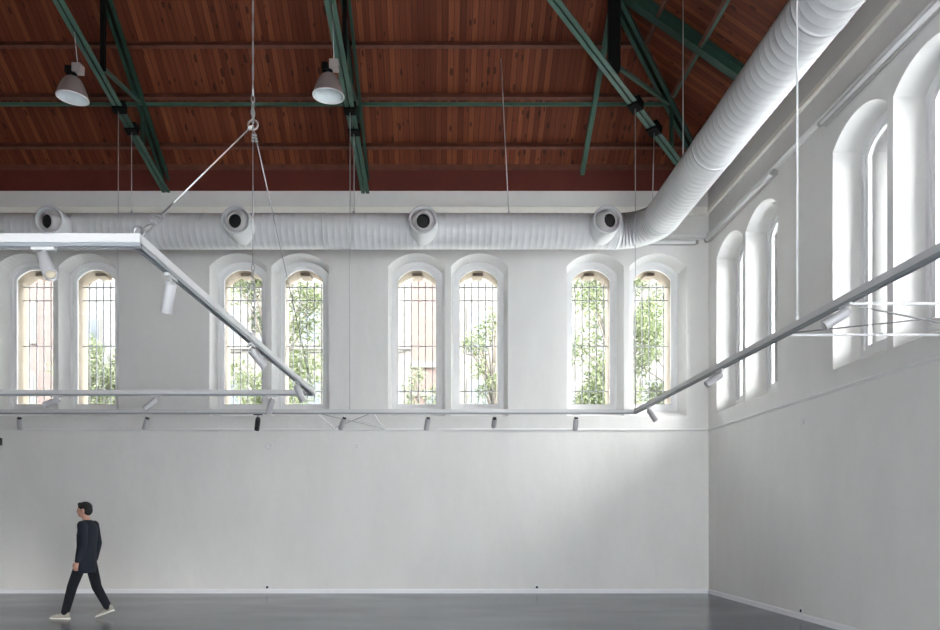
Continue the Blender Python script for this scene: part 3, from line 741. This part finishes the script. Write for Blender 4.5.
def sneaker(heel, toe, yc, roll):
    """heel and toe: (x, z) of the sole"""
    h, t_ = V((heel[0], 0, heel[1])), V((toe[0], 0, toe[1])); ax = (t_-h); L_ = ax.length; ax.normalize(); up = V((0,1,0)).cross(ax)
    if up.z < 0: up = -up
    def pt(f, s_, hh): return V((0,yc,0))+h+ax*(f*L_)+V((0,1,0))*s_+up*hh
    def shell(prof, z0, m, name, par):
        mb = MB(); n = 16; base = 0
        for f, w, hh in prof:
            for k in range(n):
                a = 2*math.pi*k/n; cc, ss = math.cos(a), math.sin(a)
                sx = math.copysign(abs(cc)**.6, cc)*w; sz = z0+(hh-z0)*(.5+.5*math.copysign(abs(ss)**.6, ss))
                mb.v.append(tuple(pt(f, sx, sz)))
        for i in range(len(prof)-1):
            for k in range(n): mb.f.append((i*n+k, i*n+(k+1)%n, (i+1)*n+(k+1)%n, (i+1)*n+k)); mb.smooth.append(True)
        mb.f.append(tuple(reversed(range(n)))); mb.smooth.append(True)
        mb.f.append(tuple((len(prof)-1)*n+k for k in range(n))); mb.smooth.append(True)
        return mb.build(name, m, par)
    up_ = shell([(.0,.026,.085),(.03,.036,.115),(.15,.040,.125),(.30,.040,.12),(.45,.042,.095),(.62,.046,.075),(.80,.046,.062),(.93,.036,.05),(1.0,.018,.04)], .022, 'shoe', 'sneaker', man)
    shell([(-.02,.028,.028),(.04,.038,.032),(.25,.040,.030),(.45,.042,.028),(.7,.048,.028),(.88,.044,.028),(.98,.03,.028),(1.02,.016,.026)], .0, 'sole', 'sole', up_)
sneaker((-.20, .0), (-.485, .008), -.10, 0)
sneaker((.385, .10), (.115, .004), .09, 0)
man.location = PB
for o in kids(man):
    pass

# ------------------------------------------------------------------ outside
mb = MB(); mb.box((-60, D+.9, -1.2), (60, 90, -1.0)); mb.build('ground', 'street'); g_ = bpy.data.objects['ground']; tag(g_, 'pale street paving outside the windows', 'ground', kind='structure')
def house(name, x0, x1, y0, depth, zt, m, cols, rows, label, wz0=1.5, fh=3.3, bands=(), ww=1.1, wh=1.9):
    root = thing(name, ((x0+x1)/2, y0, -1), label, 'building')
    MB().box((x0, y0, -1), (x1, y0+depth, zt)).build('walls', m, root)
    MB().box((x0, y0-.3, zt), (x1, y0+depth, zt+.35)).build('roof_cornice', 'render', root)
    for i in range(cols):
        for j in range(rows):
            cx = x0+(x1-x0)*(i+.5)/cols; z = wz0+j*fh
            if z+wh > zt: continue
            mb = MB(); mb.box((cx-ww/2-.08, y0-.08, z-.12), (cx+ww/2+.08, y0+.02, z+wh+.12)); w = mb.build('window_surround', 'render', root)
            mb = MB(); mb.box((cx-ww/2, y0-.10, z), (cx+ww/2, y0-.07, z+wh)); mb.build('pane', 'palepane', w)
    for b in bands: MB().box((x0, y0-.15, b), (x1, y0, b+.3)).build('string_course', 'render', root)
house('brick_building', -30, -15.5, 28, 1.2, 12.0, 'brick', 6, 3, 'red brick block with pale windows seen through the leftmost window', wz0=2.9, fh=2.9, ww=.8, wh=1.5)
house('backdrop_house', -23, -11.2, 34, 8, 14.6, 'palehouse', 5, 4, 'pale house front added in place of open sky behind the low round tree', wz0=2.6, fh=3.4, bands=(5.9,), ww=1.0)  # added backdrop: covers the bright sky so the window bars stay visible
house('cream_house', -11.2, -1.2, 34, 8, 14.8, 'render', 5, 4, 'cream house front left of the pink one', wz0=3.0, fh=3.4, bands=(6.4, 9.8), ww=1.0)
house('pink_house', -1.2, 1.0, 34, 8, 15, 'pink', 1, 3, 'salmon pink house front seen through the barred window', wz0=-1.5, fh=3.6, bands=(7.5, 8.9), ww=.7)
house('cream_house', 1.0, 16, 34, 8, 14.7, 'render', 7, 4, 'cream house front right of the pink one', wz0=2.7, fh=3.5, bands=(6.4,), wh=2.1, ww=.95)
def tree(x, y, z0, z1, r, n, m, label, seed):
    rnd = random.Random(seed)
    root = thing('street_tree', (x, y, -1), label, 'tree', 'street trees')
    mb = MB(); top = V((x, y, z0+(z1-z0)*.55)); mb.tube([(x, y, -1), (x+.05, y, z0*.6), tuple(top)], [.20,.15,.06], 8)
    blobs = []
    for k in range(30):
        a = rnd.uniform(0, 6.283); hh = rnd.uniform(0, 1); rr = r*(.35+.65*math.sin(math.pi*(.12+.8*hh)))*rnd.uniform(.35, .85)
        c = V((x+rr*math.cos(a), y+rr*math.sin(a)*.8, z0+(z1-z0)*hh)); blobs.append((c, rnd.uniform(.45, .85)*r*.5))
        st = V((x, y, z0+(z1-z0)*hh*.4)); mb.tube([st, (st+c)/2+V((0,0,.15)), c], [.05,.035,.012], 5)
    mb.build('trunk', 'bark', root)
    mb = MB()
    for _ in range(n):
        c, rb = rnd.choice(blobs)
        v = V((rnd.gauss(0,1), rnd.gauss(0,1), rnd.gauss(0,1))).normalized()*rb*rnd.random()**.45; p = c+v
        a = V((rnd.gauss(0,1), rnd.gauss(0,1), rnd.gauss(0,.6))).normalized(); b = a.orthogonal().normalized()
        b = Quaternion(a, rnd.uniform(0, 6.283)) @ b; l = rnd.uniform(.12, .20); w = l*.42; nn = a.cross(b)*.02
        mb.face([p-a*l/2, p+b*w/2+nn, p+a*l/2, p-b*w/2+nn])
    mb.build('crown', m, root)
tree(5.6, 22, 5.0, 10.2, 2.0, 9000, 'leaf', 'leafy street tree outside the two windows nearest the corner', 3)
tree(8.2, 23, 4.6, 10.6, 1.7, 7000, 'leaf2', 'pale leafy tree close to the corner outside', 4)
tree(-5.2, 22, 4.6, 10.4, 2.0, 9000, 'leaf', 'leafy street tree outside the windows behind the hanging frame', 5)
tree(-11.4, 23, 3.8, 7.6, 1.5, 5000, 'leaf2', 'low round tree outside the second window', 6)
tree(1.9, 23, 4.6, 8.4, 1.2, 1800, 'leaf', 'small street tree in front of the cream house', 8)
tree(-.6, 24, 4.2, 6.6, .9, 900, 'leaf2', 'shrubby young tree in front of the pink house', 9)

# ------------------------------------------------------------------ light and camera
w = bpy.data.worlds.new('sky'); bpy.context.scene.world = w; w.use_nodes = True
bg = w.node_tree.nodes['Background']; bg.inputs['Color'].default_value = (.92, .965, 1, 1); bg.inputs['Strength'].default_value = 12.0
s = bpy.data.lights.new('hazy_sun', 'SUN'); s.energy = 20.5; s.angle = math.radians(62); s.color = (1, .98, .95)
so = bpy.data.objects.new('hazy_sun', s); C.objects.link(so)
so.rotation_euler = V((-.76, 1, -.84)).to_track_quat('-Z', 'Y').to_euler()

cam = bpy.data.cameras.new('camera'); co = bpy.data.objects.new('camera', cam); C.objects.link(co)
co.location = (0, 0, EYE); co.rotation_euler = (math.pi/2, 0, 0)
cam.sensor_width = 36; cam.lens = 36*F/940; cam.shift_x = (470-PX)/940; cam.shift_y = (PY-315)/940
cam.clip_start = .05; cam.clip_end = 300
sc = bpy.context.scene; sc.camera = co
sc.view_settings.view_transform = 'Standard'; sc.view_settings.look = 'None'; sc.view_settings.gamma = 1; sc.view_settings.use_curve_mapping = False
sc.view_settings.exposure = 0.96
sc.cycles.max_bounces = 12; sc.cycles.diffuse_bounces = 8; sc.cycles.transparent_max_bounces = 16
sc.cycles.sample_clamp_indirect = 8
sc.cycles.use_denoising = True
